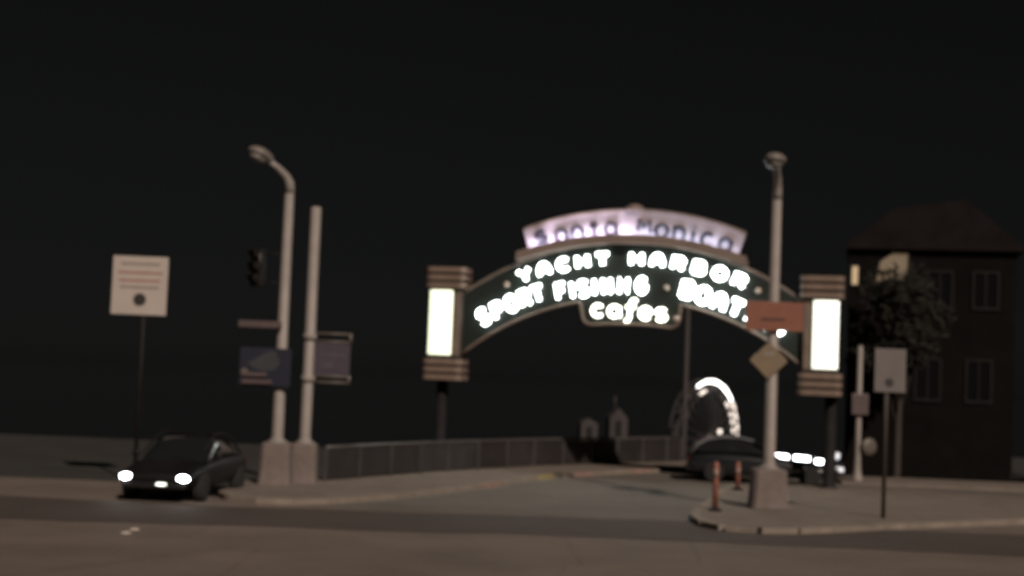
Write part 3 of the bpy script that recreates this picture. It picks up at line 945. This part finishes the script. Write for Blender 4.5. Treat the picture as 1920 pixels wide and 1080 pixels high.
# ------------------------------------------------------------------ house and trees at the right
HX, HY = 14.0, 62.0
o = empty('house', (HX, HY, -0.04), R(-13.5))
tag(o, 'tall dark house with warm lit windows rising behind the right pylon', 'house')
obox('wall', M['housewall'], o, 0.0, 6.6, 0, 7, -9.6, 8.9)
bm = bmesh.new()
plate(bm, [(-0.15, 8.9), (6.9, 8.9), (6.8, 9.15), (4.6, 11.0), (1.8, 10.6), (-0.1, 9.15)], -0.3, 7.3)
rf = from_bm('roof', bm, M['houseroof'], o)
def win(x0, x1, z0, z1, m, frame=True):
    w_ = obox('window', M[m], o, x0, x1, -0.03, -0.004, z0, z1)
    for a in ((x0 - 0.08, x1 + 0.08, z1, z1 + 0.08), (x0 - 0.08, x1 + 0.08, z0 - 0.1, z0), (x0 - 0.08, x0, z0, z1), (x1, x1 + 0.08, z0, z1)):
        obox('frame', M['dark'], w_, a[0], a[1], -0.09, -0.002, a[2], a[3])
    if x1 - x0 > 0.5:
        obox('mullion', M['dark'], w_, (x0 + x1) / 2 - 0.03, (x0 + x1) / 2 + 0.03, -0.07, -0.031, z0, z1)
win(0.12, 0.36, 7.42, 8.18, 'win2')
bm = bmesh.new()
plate(bm, [(1.1, 7.6), (2.35, 7.6), (2.35, 8.75), (1.75, 8.75), (1.25, 8.4)], -0.03, -0.004)
w_ = from_bm('window', bm, M['win'], o)
obox('frame', M['dark'], w_, 1.0, 2.45, -0.09, -0.002, 7.5, 7.6)
obox('frame', M['dark'], w_, 2.35, 2.43, -0.09, -0.002, 7.6, 8.75)
for x0 in (3.2, 5.0):
    win(x0, x0 + 0.9, 6.6, 8.0, 'nightpane')
for x0 in (0.7, 2.8, 4.8):
    win(x0, x0 + 0.9, 2.8, 4.4, 'nightpane')

def tree(x, y, label, trunk_h, cz, rx, rz, n, seed, size=0.26):
    r = random.Random(seed)
    zb = ground_z(x, y)
    o = empty('tree', (x, y, zb))
    tag(o, label, 'tree')
    bm = bmesh.new()
    tube(bm, [(0, 0, -0.2), (0.05, 0, trunk_h * 0.5), (0.1, 0.05, trunk_h), (0.05, 0.1, cz + rz * 0.3)], [0.24, 0.18, 0.13, 0.05], 8)
    tips = []
    for i in range(9):
        a = 2 * PI * i / 9 + r.uniform(-0.3, 0.3)
        z1 = cz + r.uniform(-0.6, 0.7) * rz
        q = Vector((math.cos(a) * rx * r.uniform(0.45, 0.85), math.sin(a) * rx * r.uniform(0.45, 0.85), z1))
        tube(bm, [(0.08, 0.03, trunk_h * r.uniform(0.75, 1.0)), q * 0.5 + Vector((0, 0, trunk_h * 0.5)), q], [0.07, 0.045, 0.02], 5)
        tips.append(q)
    from_bm('trunk', bm, M['bark'], o, True)
    clumps = [(t, r.uniform(0.35, 0.6) * rx) for t in tips]
    for i in range(10):
        a, b = r.uniform(0, 2 * PI), r.uniform(-0.9, 1)
        q = math.sqrt(1 - min(1, b * b))
        clumps.append((Vector((math.cos(a) * rx * 0.6 * q, math.sin(a) * rx * 0.6 * q, cz + b * rz * 0.75)), r.uniform(0.3, 0.5) * rx))
    vs, fs = [], []
    for i in range(n):
        c, cr = clumps[r.randrange(len(clumps))]
        d = Vector((r.gauss(0, 1), r.gauss(0, 1), r.gauss(0, 0.8)))
        d.normalize()
        p = c + d * cr * r.random() ** 0.4
        s = size * r.uniform(0.6, 1.3)
        t1 = Vector((r.gauss(0, 1), r.gauss(0, 1), r.gauss(0, 1))).normalized()
        t2 = t1.orthogonal().normalized()
        b0 = len(vs)
        vs += [p - t1 * s, p + t2 * s * 0.4, p + t1 * s, p - t2 * s * 0.4]
        fs.append((b0, b0 + 1, b0 + 2, b0 + 3))
    me = bpy.data.meshes.new('crown')
    me.from_pydata(vs, [], fs)
    cw = link('crown', me, M['leaf'], o)
    return o
tree(15.2, 58.5, 'dark leafy tree against the house with warm lit windows', 3.0 - ground_z(15.2, 58.5), 5.6 - ground_z(15.2, 58.5), 1.7, 2.1, 3200, 11, 0.22)
